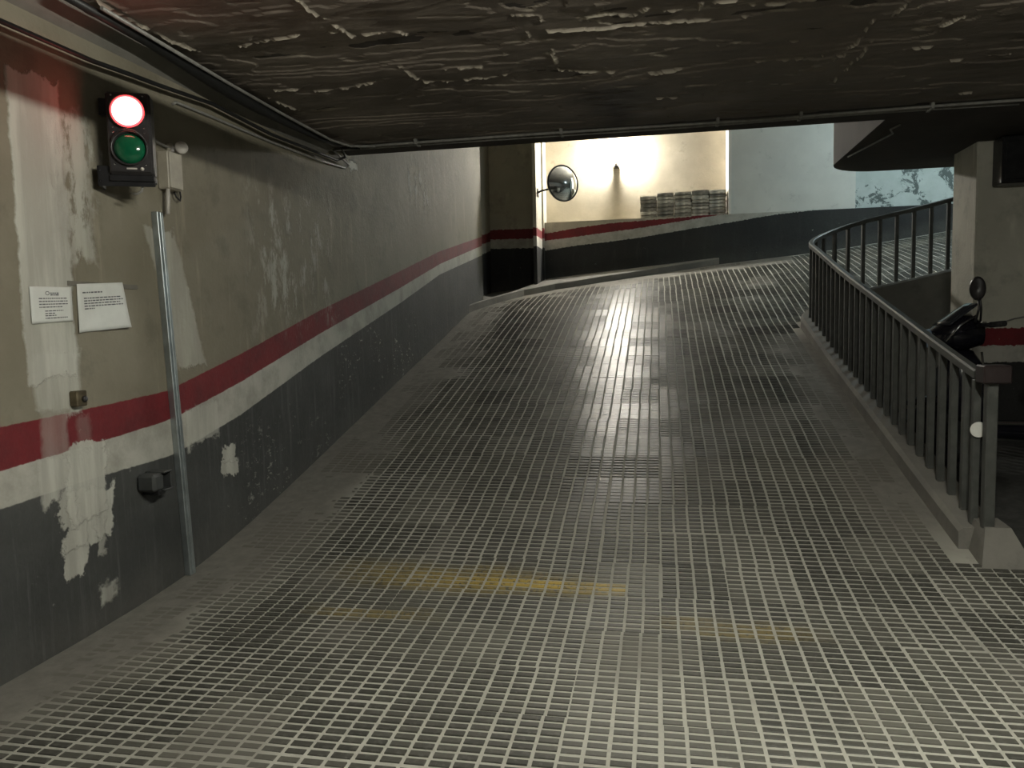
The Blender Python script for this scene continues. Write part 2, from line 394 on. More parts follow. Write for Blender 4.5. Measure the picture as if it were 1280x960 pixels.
M_WHITE = plain('white_enamel', (.75, .75, .70), .4, 0, .06, 14, .03)
M_TILEB = [plain('stacked_tile_%d' % i, c, .8, 0, .4, 12, .4) for i, c in enumerate([(.42, .39, .32), (.26, .24, .20), (.55, .52, .44)])]
M_MIRROR = plain('mirror_glass', (.86, .90, .90), .04, 1, .02, 4, 0)
M_GREEN = Mt('green_lens', .12, (.006, .095, .042)); M_GREEN.set('Base Color', M_GREEN.mix(M_GREEN.noise(40, 2), (.004, .075, .034), (.010, .125, .056))); M_GREEN = M_GREEN.m
M_REDL = emit('lit_red_lens', (1.0, .16, .13), P_RED, (.4, .02, .02))
M_REDR = emit('lit_red_lens_rim', (1.0, .03, .035), 2.5, (.3, .01, .01))
M_BULB = emit('lit_warm_bulb', (1.0, .965, .88), P_FAR)
M_TUBE = emit('lit_fluorescent_tube', (1.0, .99, .87), P_TUBE)
M_COOL = emit('lit_cool_tube', (.78, .96, 1.0), P_COOL)

# ================================================================== FLOOR
STEP = .05
cs = np.arange(-3.4, 9.01, STEP); as_ = np.concatenate([np.arange(-6, 1.0, .25), np.arange(1.0, 14.25, STEP)])
CC, AA = np.meshgrid(cs, as_)
HH = floor_h(CC, AA); DU = dust(CC, AA)
nx, ny = len(cs), len(as_)
verts = np.stack([CC, AA, HH+.0049*DU+(fbm(CC*3, AA*3, 4)-.5)*.004], -1).reshape(-1, 3)
I = np.arange(nx*ny).reshape(ny, nx)
faces = np.stack([I[:-1, :-1], I[:-1, 1:], I[1:, 1:], I[1:, :-1]], -1).reshape(-1, 4)
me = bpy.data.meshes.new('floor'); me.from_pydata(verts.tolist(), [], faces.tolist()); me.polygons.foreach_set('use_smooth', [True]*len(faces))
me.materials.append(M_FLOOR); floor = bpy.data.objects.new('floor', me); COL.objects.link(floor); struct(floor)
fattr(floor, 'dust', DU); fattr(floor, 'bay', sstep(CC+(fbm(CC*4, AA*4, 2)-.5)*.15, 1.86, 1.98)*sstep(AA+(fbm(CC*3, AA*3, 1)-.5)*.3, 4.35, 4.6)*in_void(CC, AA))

# raised studs of the anti-slip paving: 4 x 8 to a paver, paver by paver slightly uneven in height and tone
PX, PY = .0875, .049; SW, SL, SH = .0362, .0150, .0050      # pitch, half size, height
ci = np.arange(int(-2.7/PX), int(8.9/PX)); ri = np.arange(int(1.15/PY), int(13.95/PY))
GC, GR = np.meshgrid(ci, ri); GC = GC.ravel(); GR = GR.ravel()
tx = GC//4; ty = (GR+(tx % 3)*0)//8
hsh = lambda a, b, k: np.modf(np.abs(np.sin(a*127.1+b*311.7+k*74.7)*43758.5453))[0]
jx = (hsh(tx, ty, 1)-.5)*.009; jy = (hsh(tx, ty, 2)-.5)*.012; jz = (hsh(tx, ty, 3)-.5)*.003
sc = (GC+.5)*PX+jx; sa = (GR+.5)*PY+jy
keep = (sc > -2.68) & (sc < 8.8) & (sa < AF-.1) & ~((sa > 4.45) & (in_void(sc+.14, sa) | in_void(sc, sa-.14) | in_void(sc+.1, sa-.1)| in_void(sc-.1, sa-.1))) & (sa < kerb_y(sc)-.05)
keep &= ~((sc > 2.5) & (sa < 9))
du = dust(sc, sa); keep &= du < 2
GC, GR, sc, sa, jz, tx, ty, du = [q[keep] for q in (GC, GR, sc, sa, jz, tx, ty, du)]
tone = np.clip(.10+.55*hsh(tx, ty, 5)**2.2+.25*(hsh(GC, GR, 6)-.5)+.30*(fbm(sc*1.5, sa*1.5, 0)-.5), 0, 1)
def yel_mask(c, a):
    q = (fbm(c*2.5, a*3, 5)-.5)
    y = sstep(-np.abs(a-4.0+.02*c), -.085, -.045)*sstep(c, -1.9, -.45)*(1-sstep(c, -.19, -.15))
    y2 = .45*sstep(-np.abs(a-4.0+.05*c+q*.2), -.22, -.05)*sstep(-np.abs(c+1.1), -1.0, -.2)
    y3 = .3*sstep(-np.abs(a-3.55+.02*c+q*.2), -.1, -.03)*sstep(-np.abs(c+1.45), -.45, -.1)
    y4 = .28*sstep(-np.abs(a-3.62+q*.25), -.12, -.03)*sstep(-np.abs(c-.35), -.5, -.1)
    return np.maximum.reduce([y, y2, y3, y4])*(.5+.5*sstep(fbm(c*9, a*9, 3), .3, .55))
yl = yel_mask(sc, sa)
pol = sstep(-np.abs(sc+.40+(fbm(sc*1.1, sa*1.1, 2)-.5)*.8), -.75, -.15)*sstep(sa, 3.6, 5.6)*(.25+.75*hsh(tx, ty, 8))   # worn shiny by tyres
# the 300 studs that show largest, each an object: nearest the camera inside the frame
zc = sa*math.cos(YAW)-sc*math.sin(YAW); xc = sa*math.sin(YAW)+sc*math.cos(YAW)
hz = ramp_h(sc, sa)
d3 = np.stack([sc, sa, hz-EYE], -1); fw = d3 @ np.array(FWD); px = 640+FPX*(d3 @ np.array(RGT))/fw; py = 480-FPX*(d3 @ np.array(UPV))/fw
infr = (px > 5) & (px < 1275) & (py < 953) & (py > 0) & (du < .4)
near = np.where(infr, fw, 1e9).argsort()[:300]
isn = np.zeros(len(sc), bool); isn[near] = True
# unit stud: base, shoulder, top
def stud_rings():
    r = []
    for sx, sl, h in ((1.0, 1.0, -.01), (1.0, 1.0, SH*.72), (.965, .86, SH)):
        r += [(-SW*sx, -SL*sl, h), (SW*sx, -SL*sl, h), (SW*sx, SL*sl, h), (-SW*sx, SL*sl, h)]
    return np.array(r)
SR = stud_rings(); SF = np.array([(8, 9, 10, 11)]+[(b+i, b+(i+1) % 4, b+4+(i+1) % 4, b+4+i) for b in (0, 4) for i in range(4)])
k = ~isn; ns = k.sum()
wx = 1+.06*(hsh(GC[k], GR[k], 11)-.5); wy = 1+.12*(hsh(GC[k], GR[k], 12)-.5)+.55*sstep(pol[k], .25, .6)      # worn flush along the tyre track
VX = sc[k][:, None]+SR[None, :, 0]*wx[:, None]; VY = sa[k][:, None]+SR[None, :, 1]*wy[:, None]
VZ = ramp_h(VX, VY)+SR[None, :, 2]+jz[k][:, None]+(hsh(GC[k], GR[k], 13)[:, None]-.5)*.0012
vv = np.stack([VX, VY, VZ], -1).reshape(-1, 3); ff = (np.arange(ns)[:, None, None]*12+SF[None]).reshape(-1, 4)
me = bpy.data.meshes.new('paving_studs'); me.vertices.add(len(vv)); me.vertices.foreach_set('co', vv.astype(np.float32).ravel())
me.loops.add(ff.size); me.loops.foreach_set('vertex_index', ff.astype(np.int32).ravel())
me.polygons.add(len(ff)); me.polygons.foreach_set('loop_start', np.arange(0, ff.size, 4, dtype=np.int32)); me.polygons.foreach_set('loop_total', np.full(len(ff), 4, dtype=np.int32))
me.update(calc_edges=True); me.validate(); me.polygons.foreach_set('use_smooth', [False]*len(me.polygons)); me.materials.append(M_STUD)
so = bpy.data.objects.new('paving_studs', me); COL.objects.link(so); so.parent = floor; tag(so, kind='stuff')
for nm, d in (('tone', tone[k]), ('dust', du[k]), ('yellow', yl[k]), ('polish', pol[k])): fattr(so, nm, np.repeat(d, 12))
sm_ = bpy.data.meshes.new('paving_stud'); sm_.from_pydata(SR.tolist(), [], SF.tolist()); sm_.materials.append(M_STUDN)
for i in near:
    o = bpy.data.objects.new('paving_stud', sm_); COL.objects.link(o); o.parent = floor
    o.location = (sc[i], sa[i], hz[i]+jz[i]); o.rotation_euler.x = math.atan(float(prof(sa[i]+.01)-prof(sa[i]-.01))/.02)
    o.scale = (1+.06*(random.random()-.5), 1+.12*(random.random()-.5), 1); o.color = (tone[i], du[i], yl[i], 1)

# ================================================================== WALLS
def interp_z(px, plane):
    """pixel polyline on a plane -> z as a function of the coordinate along it"""
    p = sorted((plane(x, y) for x, y in px), key=lambda q: q.y if plane is pl_left or plane is pl_alc else q.x)
    key = (lambda q: q.y) if plane in (pl_left, pl_alc) else (lambda q: q.x)
    return [key(q) for q in p], [q.z for q in p]
pl_left = lambda x, y: on_x(x, y, WL)
pl_alc = lambda x, y: on_x(x, y, -3.05)
pl_far = lambda x, y: on_y(x, y, AF)
pl_alcb = lambda x, y: on_y(x, y, 13.9)
def banded(name, us, front, nrm, th, z0, z1, bands, floor_f, mat):
    """solid wall: us along it, front(u) -> (x, y); bands: three (u, z) tables"""
    n = len(us); V = []; F = []
    for u in us:
        x, y = front(u); zb, zt = z0, z1(u) if callable(z1) else z1
        V += [(x, y, zb), (x, y, zt), (x-nrm[0]*th, y-nrm[1]*th, zt), (x-nrm[0]*th, y-nrm[1]*th, zb)]
    for i in range(n-1):
        for k_ in range(4): F.append((i*4+k_, i*4+(k_+1) % 4, (i+1)*4+(k_+1) % 4, (i+1)*4+k_))
    F += [(3, 2, 1, 0), ((n-1)*4, (n-1)*4+1, (n-1)*4+2, (n-1)*4+3)]
    mb = MB().add(V, F); o = mb.build(name, mat); struct(o)
    z = np.array([v[2] for v in V]); uu = np.repeat(np.asarray(us, float), 4)
    for nm, (bu, bz) in zip(('b_red_top', 'b_red_bot', 'b_white_bot'), bands): fattr(o, nm, z-np.interp(uu, bu, bz))
    fattr(o, 'b_floor', z-np.repeat([floor_f(u) for u in us], 4))
    return o
def ext(t, lo, hi, s0=0.0):   # extend a band table below its first key, level with slope s0
    u, z = list(t[0]), list(t[1]); return [lo]+u+[hi], [z[0]-(u[0]-lo)*s0]+z+[z[-1]]
LB = [ext(interp_z(p, pl_left), -6, 12.2, .02) for p in (
    [(0, 534), (110, 511), (212, 488), (230, 478), (300, 443), (400, 388), (500, 339), (550, 314), (605, 295)],
    [(0, 589), (110, 557), (212, 525), (230, 516), (300, 478), (400, 417), (500, 360), (550, 330), (605, 306)],
    [(0, 637), (110, 600), (212, 570), (230, 561), (300, 519), (400, 446), (500, 379), (550, 343), (605, 318)])]
WE = 11.9
banded('wall_left', list(np.arange(-6, WE, .08))+[WE], lambda u: (WL, u), (1, 0), .3, -.3, 5.4, LB, lambda u: rz(WL, u), M_WALL)
AB = [ext(interp_z(p, pl_alc), 11, 14.3, 0) for p in ([(606, 295), (617, 287.5)], [(606, 306), (617, 299.5)], [(606, 318), (617, 311)])]
banded('wall_recess_side', [11.85, 12.3, 12.8, 13.3, 13.9, 14.6], lambda u: (-3.05, u), (1, 0), .25, -.3, 5.4, AB, lambda u: rz(-3.05, u), M_FAR)
BB = [interp_z(p, pl_alcb) for p in ([(617, 287.5), (672, 285.5)], [(617, 299.5), (672, 298)], [(617, 311), (672, 310)])]
banded('wall_recess_back', [-3.1, -2.8, -2.5, -2.05], lambda u: (u, 13.9), (0, -1), .25, -.3, 5.4, BB, lambda u: rz(u, 13.9), M_FAR)
LEDGE = on_y(690, 278, AF).z
DB = [ext(interp_z(p, pl_far), -3.2, 9.2, 0) for p in (
    [(683, 292), (720, 285), (763, 279), (800, 276), (863, 271), (900, 263), (1190, 235)],
    [(683, 301), (720, 296), (763, 290), (800, 285), (863, 274.5), (900, 268.5), (1190, 240)],
    [(683, 313), (720, 307), (763, 302), (800, 297), (863, 286), (913, 278), (967, 268.5), (1190, 243)])]
banded('wall_far', list(np.arange(-2.08, 9.2, .12)), lambda u: (u, AF), (0, -1), .55, -.3, LEDGE, DB, lambda u: rz(u, AF), M_FAR)
FINB = [([13, 15], [t[1][0]]*2) for t in [interp_z([(682, y)], pl_far) for y in (290, 300, 312)]]
banded('wall_fin', [13.25, 13.6, 14.0, 14.5], lambda u: (-2.08, u), (1, 0), .06, -.3, 5.4, FINB, lambda u: rz(-2.08, u), M_FAR)
PAN0 = on_y(912, 220, AF).x; PAN1 = on_y(1070, 240, AF).x
struct(MB().box(-2.14, PAN0-.02, 14.5, 14.75, LEDGE-.1, 5.4).build('wall_far_upper', M_CREAM))
struct(MB().box(PAN0+.03, PAN1, AF+.03, 14.6, LEDGE-.02, 5.4).build('wall_far_panel', M_GREY))
struct(MB().box(PAN1, 9.2, AF+.05, 14.6, LEDGE-.02, 5.4).build('wall_far_right', M_PEEL))
struct(MB().box(PAN0-.02, PAN0+.03, AF+.01, 14.52, LEDGE, 5.4, .004).build('trim_1', M_TRIM))
struct(MB().box(9.0, 9.25, -6.2, 14.8, -.4, 5.4).build('wall_right', M_CONC))
struct(MB().box(-3.2, 9.2, -6.25, -6.0, -.4, 3.4).build('wall_back', M_CONC))
# ------------------------------------------------------------------ ceiling slab with the ramp well cut out of it
CZ = 3.0; E1 = 6.63; E2 = 8.95; ER = .55
arc = [(RC+.02+ER-ER*math.cos(t), E2-ER+ER*math.sin(t)) for t in np.linspace(0, math.pi/2, 9)]
poly = [(-3.0, -6.2), (9.1, -6.2), (9.1, E2)]+arc[::-1]+[(RC+.02, E1), (-3.0, E1)]
mb = MB(); n = len(poly)
ceil = MB().prism(poly, CZ+.03, CZ+.5).build('ceiling', M_BROWN); struct(ceil)
# rough plaster coat on its underside
g = .012; X = np.arange(-2.76, 6.4, g); Y = np.arange(2.4, 6.16, g); XX, YY = np.meshgrid(X, Y)
wob = fbm(XX*1.1, YY*1.1, 0)*.9
n1 = fbm(XX*.75+wob, YY*2.6+wob*.8, 1, 5)
t = n1*9; fr = t-np.floor(t); terr = (np.floor(t)+sstep(fr, .0, .12))/9
n2 = fbm(XX*5, YY*16, 2, 4)
lipm = sstep(fbm(XX*2.2, YY*2.2, 4), .50, .60)
Z = CZ+.012+.11*(terr-.5)*.55+(n2-.5)*.008
def crack(px, w, s=0.0):
    """a raised broken edge along a pixel polyline on the ceiling"""
    p = [on_z(x, y, CZ) for x, y in px]; best = np.full(XX.shape, 9.0)
    jx_ = (fbm(XX*9, YY*9, 3)-.5)*.04; jy_ = (fbm(XX*9+5, YY*9, 5)-.5)*.04
    for a, b in zip(p, p[1:]):
        dx, dy = b.x-a.x, b.y-a.y; L2 = dx*dx+dy*dy+1e-9
        tt = np.clip(((XX-a.x)*dx+(YY-a.y)*dy)/L2, 0, 1); best = np.minimum(best, np.hypot(XX+jx_-a.x-tt*dx, YY+jy_-a.y-tt*dy))
    return 1-sstep(best, w*.28, w*.95)
CR = [([(375, 4), (430, 42), (440, 50), (500, 45), (510, 48)], .012), ([(300, 60), (345, 52), (400, 42), (420, 44)], .012), ([(185, 74), (222, 72)], .012), ([(120, 2), (165, 28), (250, 68)], .012),
      ([(640, 25), (672, 24), (680, 32)], .015), ([(733, 28), (755, 24), (790, 26), (808, 17)], .022), ([(685, 43), (760, 40), (840, 33), (930, 27)], .012),
      ([(830, 20), (870, 17), (874, 8), (920, 4)], .012), ([(700, 92), (740, 95), (820, 93), (850, 88)], .012), ([(690, 66), (700, 90)], .012),
      ([(940, 78), (1008, 73)], .010), ([(1030, 71), (1055, 69), (1075, 52), (1092, 30)], .010), ([(1090, 55), (1040, 107)], .007), ([(940, 12), (980, 10), (1045, 2)], .018),
      ([(1130, 64), (1165, 59)], .010), ([(1165, 40), (1205, 26)], .010), ([(1200, 118), (1212, 117)], .012), ([(500, 85), (530, 103), (560, 104), (640, 95)], .012),
      ([(395, 115), (425, 113), (470, 104)], .012), ([(345, 112), (372, 112)], .014), ([(320, 138), (350, 141)], .010), ([(335, 122), (372, 140)], .008), ([(560, 88), (600, 84)], .014), ([(1120, 24), (1130, 12)], .010),
      ([(815, 123), (848, 122)], .008), ([(660, 45), (672, 60)], .010), ([(1190, 78), (1260, 70)], .008), ([(900, 60), (930, 58)], .008), ([(985, 55), (1010, 54)], .008)]
lip = np.zeros(XX.shape)
for p_, w_ in CR:
    q = crack(p_, w_); lip = np.maximum(lip, q)
brk = sstep(fbm(XX*10, YY*10, 0), .27, .42)
lip *= brk
edge = (1-sstep(np.abs(fr-.06), .03, .12))*lipm*sstep(n2, .48, .62)*(1-sstep(YY, 5.2, 6.0))
Z -= lip*.016
lip = np.maximum(lip, .55*edge)
nx, ny = len(X), len(Y); I = np.arange(nx*ny).reshape(ny, nx)
faces = np.stack([I[:-1, :-1], I[1:, :-1], I[1:, 1:], I[:-1, 1:]], -1).reshape(-1, 4)
me = bpy.data.meshes.new('plaster_coat'); me.from_pydata(np.stack([XX, YY, Z], -1).reshape(-1, 3).tolist(), [], faces.tolist()); me.materials.append(M_CEIL)
o = bpy.data.objects.new('plaster_coat', me); COL.objects.link(o); o.parent = ceil; fattr(o, 'lip', lip)
struct(MB().box(-3.3, 9.2, E1-.2, 14.8, 5.2, 5.45).build('ceiling_upper', M_CONC))
struct(MB().box(-3.0, 9.1, E1-.25, E1-.02, CZ+.5, 5.25).build('wall_upper_front', M_CONC))
# plaster coving between the left wall and the ceiling
cv = MB(); ys = np.arange(-6, 6.2, .1); vs = []
for i, y in enumerate(ys):
    w = .10+.035*(fbm(y*1.1, 3.3, 2)-.5)*2; h = .055
    vs += [(WL-.01, y, CZ-h-.03), (WL+.03, y, CZ-h), (WL+w, y, CZ+.0), (WL+w+.01, y, CZ+.06), (WL-.01, y, CZ+.06)]
fs = [(i*5+k_, i*5+(k_+1) % 5, (i+1)*5+(k_+1) % 5, (i+1)*5+k_) for i in range(len(ys)-1) for k_ in range(5)]
struct(cv.add(vs, fs+[(4, 3, 2, 1, 0), tuple((len(ys)-1)*5+k_ for k_ in range(5))]).build('trim_2', M_CONC))
# kerb at the far corner of the ramp
kp = []
for (x0, y0), (x1, y1) in zip(KERB, KERB[1:]):
    for t_ in np.linspace(0, 1, 5)[:-1]: kp.append((x0+(x1-x0)*t_, y0+(y1-y0)*t_))
kp.append(KERB[-1]); vs = []
for x, y in kp:
    h = rz(x, y); hb = max(h, 0)
    yb = 14.02; xb = x
    vs += [(x, y, h-.2), (x, y, h+.105), (x-.015, y+.02, h+.12), (xb-.02*(x < -2), yb, rz(x, min(yb, y+1.2))+.13), (xb-.02*(x < -2), yb, h-.2)]
n5 = len(kp)
fs = [(i*5+k_, i*5+(k_+1) % 5, (i+1)*5+(k_+1) % 5, (i+1)*5+k_) for i in range(n5-1) for k_ in range(5)]
vs0 = len(vs)
kb = MB().add(vs, fs+[(4, 3, 2, 1, 0), tuple((n5-1)*5+k_ for k_ in range(5))])
kb.box(-3.1, -2.75, 11.85, 14.0, .8, rz(-2.75, 11.9)+.12)
struct(kb.build('trim_3', M_CONC))

# ================================================================== RAILING
def rail_path(s):        # arc length from the newel: centre line of the kerb wall
    L1 = RCY-4.62
    if s < L1: return Vector((RC+.02, 4.62+s, 0)), Vector((0, 1, 0))
    r = RR-.02; L2 = r*math.pi/2
    if s < L1+L2:
        t_ = (s-L1)/r; return Vector((RCX-r*math.cos(t_), RCY+r*math.sin(t_), 0)), Vector((math.sin(t_), math.cos(t_), 0))
    return Vector((RCX+s-L1-L2, RCY+r, 0)), Vector((1, 0, 0))
LTOT = (RCY-4.62)+(RR-.02)*math.pi/2+4.6
def rail_z(s): p, t_ = rail_path(s); q = Vector((t_.y, -t_.x, 0))*-.12; return rz(p.x+q.x, p.y+q.y)
ss = np.arange(0, LTOT+.01, .1); vs = []
for s in ss:
    p, t_ = rail_path(s); nrm = Vector((t_.y, -t_.x, 0)); z = rail_z(s)
    for off, dz in ((-.11, None), (-.11, .10), (-.085, .125), (.10, .125), (.12, .10), (.12, None)):
        q = p+nrm*off; vs.append((q.x, q.y, (z+dz) if dz is not None else -.1))
n6 = len(ss); fs = [(i*6+k_, (i+1)*6+k_, (i+1)*6+(k_+1) % 6, i*6+(k_+1) % 6) for i in range(n6-1) for k_ in range(6)]
kerb = MB().add(vs, fs+[tuple(range(6)), tuple((n6-1)*6+k_ for k_ in range(6))[::-1]])
z0 = rail_z(0)      # splayed mortar foot at the newel
kerb.add([(RC-.06, 4.38, z0-.1), (RC+.24, 4.36, z0-.1), (RC+.2, 4.68, z0-.1), (RC-.06, 4.68, z0-.1), (RC+.0, 4.5, z0+.16), (RC+.13, 4.5, z0+.16), (RC+.13, 4.68, z0+.17), (RC+.0, 4.68, z0+.17)],
         [(0, 1, 5, 4), (1, 2, 6, 5), (2, 3, 7, 6), (3, 0, 4, 7), (4, 5, 6, 7)])
struct(kerb.build('trim_4', M_CONC))
rail = empty('ramp_railing', 'dark grey metal railing curving along the inner edge of the ramp', 'railing', (0, 0, 0))
rail.location = (RC+.02, 4.6, rail_z(0)); RL = Matrix.Translation(-Vector(rail.location))
RH = .97
hp = []; hs = [.07]+list(np.arange(.2, RCY-4.62, .4))+list(np.arange(RCY-4.62, RCY-4.62+1.4, .1))+list(np.arange(RCY-4.62+1.45, LTOT, .3))
vs = []
for s in hs:
    p, t_ = rail_path(s); nrm = Vector((t_.y, -t_.x, 0)); z = rail_z(s)+RH
    for off, dz in ((-.028, -.02), (-.028, .02), (-.018, .03), (.018, .03), (.028, .02), (.028, -.02), (.018, -.028), (-.018, -.028)):
        q = p+nrm*off; vs.append((q.x, q.y, z+dz))
n8 = len(hs); fs = [(i*8+k_, (i+1)*8+k_, (i+1)*8+(k_+1) % 8, i*8+(k_+1) % 8) for i in range(n8-1) for k_ in range(8)]
hr = MB().add(vs, fs+[tuple(range(8)), tuple((n8-1)*8+k_ for k_ in range(8))[::-1]]).xf(RL).build('handrail', M_RAIL, rail)
bal_m = None; BH = RH-.115
for s in np.arange(.24, LTOT, .197):
    p, t_ = rail_path(s)
    if bal_m is None:
        b = MB().box(-.021, .021, -.021, .021, 0, BH-.02, .004).build('baluster', M_RAIL, rail); bal_m = b.data
    else: b = bpy.data.objects.new('baluster', bal_m); COL.objects.link(b); b.parent = rail
    b.location = p+Vector((0, 0, rail_z(s)+.12))-Vector(rail.location); b.rotation_euler.z = -math.atan2(t_.x, t_.y)
MB().box(-.028, .028, -.028, .028, 0, .93, .005).xf(Matrix.Translation((.005, -.06, .10))).build('newel_post', M_RAIL, rail)
MB().box(-.02, .02, -.02, .02, 0, .84, .004).xf(Matrix.Translation((-.015, .08, .12))).build('baluster', M_RAIL, rail)
tag(MB().box(-.07, .07, -.075, .045, .90, 1.0, .008).xf(Matrix.Translation((.015, -.045, .05))).build('newel_cap', plain('dark_brown_paint', (.022, .014, .014), .5), rail), 'dark brown block cap')
tag(MB().lathe([(.0, 0), (.043, 0), (.044, .006), (.0, .008)], Matrix.Translation((-.012, .05, .68)) @ Matrix.Rotation(math.radians(90), 4, 'X'), 24).build('reflector_disc', M_WHITE, rail), 'white round disc').data.shade_flat()

# ================================================================== COLUMN, BOX, CABLE
CX0, CY0 = 2.84, 7.7
colm = MB().box(CX0, 4.4, CY0, CY0+.57, .1, CZ+.04, .012)
colm = colm.build('concrete_column', M_COL)
zz = np.array([v.co.z for v in colm.data.vertices])
for nm, zb in (('b_red_top', 1.342), ('b_red_bot', 1.183), ('b_white_bot', 1.03), ('b_floor', .2)): fattr(colm, nm, zz-zb)
tag(colm, 'broad beige column with red and white painted bands behind the railing', 'column')
q0 = on_y(1250, 230, CY0-.2)
box = empty('ceiling_cabinet', 'black metal box fixed under the ceiling in front of the banded column', 'box', (q0.x+.3, CY0-.13, q0.z))
hh = CZ-q0.z+.02
MB().box(-.3, .3, -.1, .1, 0, hh, .01).build('body', M_BLACKMET, box)
MB().box(-.27, .27, -.112, -.098, .03, hh-.05, .004).build('door', M_BLACKMET, box)
pts = [on_y(x, y, CY0-.012) for x, y in ((1219, 411), (1232, 409), (1250, 404), (1268, 398), (1300, 392), (1340, 390))]
tag(MB().tube(pts, .007, 6).build('column_cable', M_PIPE), 'thin grey cable sagging across the banded column above its red stripe', 'cable')

# ================================================================== TRAFFIC LIGHT (on the left wall)
tlp = on_x(164, 170, -2.57)
TL = empty('traffic_light', 'black two-lamp signal on the left wall with its red lamp lit', 'traffic light', (tlp.x, tlp.y, tlp.z-.20), math.radians(27)); TL.scale = (.93, .93, .93)
RX = Matrix.Rotation(math.radians(90), 4, 'X')      # local +Z of a lathe -> -Y (the face)
MB().box(-.108, .108, -.05, .07, 0, .43, .012).build('housing', M_BLACKPL, TL)
fp = MB().box(-.100, .100, -.062, -.048, .012, .422, .006).build('front_plate', M_BLACKPL, TL)
for k_, (zz_, red_) in enumerate(((.325, True), (.135, False))):
    Tm = Matrix.Translation((0, -.06, zz_)) @ RX
    hd = MB().lathe([(.086, 0), (.090, .018), (.084, .020), (.080, .004)], Tm, 32, False).build('lens_ring', M_BLACKPL, TL)
    if red_:
        MB().lathe([(.082, .002), (.0815, .012), (.072, .018), (.074, .002)], Tm, 32, False).build('lens_rim', M_REDR, hd)
        tag(MB().lathe([(.074, .002), (.0735, .018), (.064, .034), (.042, .046), (.014, .052), (.0, .052)], Tm, 32, False).build('lens', M_REDL, hd), 'lit red lamp')
    else:
        tag(MB().lathe([(.080, -.004), (.074, .010), (.06, .022), (.04, .031), (.012, .036), (.0, .0365)], Tm, 32, False).build('lens', M_GREEN, hd), 'unlit green lens')
        MB().tube([(x_, -.062-.03*(1-(x_/.09)**2)-.012, zz_+math.sqrt(max(.0, .0080-x_*x_))) for x_ in np.linspace(-.088, .088, 15)], .004, 6).build('visor', M_BLACKPL, hd)
    for sx in (-1, 1):
        for sz in (-1, 1):
            MB().lathe([(.0, .0), (.005, .0), (.005, .004), (.0, .005)], Matrix.Translation((sx*.075, -.062, zz_+sz*.082)) @ RX, 10).build('screw', M_CHROME, TL)
MB().box(-.02, .03, -.064, -.061, .028, .036).build('maker_plate', M_PALE, TL)
MB().lathe([(.0, .0), (.010, .0), (.009, .005), (.0, .006)], Matrix.Translation((.055, -.062, .032)) @ RX, 14).build('knob', M_PALE, TL)
MB().box(-.17, .11, -.03, -.018, -.055, .05, .003).box(-.17, -.158, -.03, .1, -.055, .05, .003).box(-.108, .108, -.045, .06, -.03, .002, .004).build('bracket', M_BLACKMET, TL)
MB().box(-.16, -.10, .05, .10, .33, .42, .003).build('upper_bracket', M_BLACKMET, TL)
for z_ in (-.03, .025): MB().lathe([(.0, 0), (.006, 0), (.0, .005)], Matrix.Translation((-.155, -.031, z_)) @ RX, 10).build('bolt', M_CHROME, TL)
MB().tube([(.04, .0, -.03), (.042, -.005, -.05), (.035, -.005, -.075), (.01, .0, -.09), (-.02, .02, -.085)], .007, 8).build('lead', M_PIPE, TL)

# box, sounder and trunking beside it
jb0 = on_x(205, 216, WL)
JB = empty('junction_box', 'beige plastic junction box on the wall beside the signal', 'junction box', (WL, jb0.y, jb0.z-.1))
MB().box(0, .07, -.06, .06, 0, .21, .006).build('body', M_BEIGE, JB)
MB().box(.068, .080, -.056, .056, .005, .205, .003).build('lid', M_BEIGE, JB)
MB().tube([(.03, .04, .0), (.035, .05, -.03), (.035, .085, -.045), (.03, .10, -.02), (.02, .095, .08), (.02, .09, .2)], .005, 8).build('looped_cable', M_CABLE, JB)
MB().tube([(.05, -.045, 0), (.05, -.05, -.06), (.045, -.052, -.14)], .011, 8).build('conduit_stub', M_PALE, JB)
sd = on_x(216, 185, WL+.03)
SD = empty('wall_sounder', 'small round pale sounder with stub pipe above the junction box', 'sounder', (WL, sd.y, sd.z))
MB().lathe([(.0, .0), (.030, .0), (.034, .01), (.036, .035), (.030, .045), (.0, .047)], Matrix.Translation((.06, .03, 0)) @ Matrix.Rotation(math.radians(40), 4, 'Z') @ RX, 20).build('cap', M_PALE, SD)
MB().tube([(.012, .0, 0), (.012, -.08, .005), (.012, -.17, .02)], .009, 8).build('stub_pipe', M_PIPE, SD)
MB().lathe([(.0, .0), (.028, .0), (.028, .02), (.0, .02)], Matrix.Rotation(math.radians(90), 4, 'Y'), 16).build('base', M_BEIGE, SD)
t0 = on_x(198, 265, WL+.03); t1y = on_x(237, 720, WL).y; tz = rz(WL, t1y)
TRK = empty('cable_trunking', 'galvanised steel cable trunking standing upright against the left wall', 'trunking', (WL, t0.y, tz))
H_ = t0.z-tz
dy_ = t1y-t0.y-.02
tb = MB().box(.0, .04, -.025, .025, 0.0, H_, .003); tb.v = [(x, y+dy_*(1-z/H_), z) for x, y, z in tb.v]; tb.build('channel', M_GALV, TRK)
tb = MB().box(.039, .044, -.004, .021, 0.01, H_-.002, .002); tb.v = [(x, y+dy_*(1-z/H_), z) for x, y, z in tb.v]; tb.build('cover_strip', M_GALV, TRK)

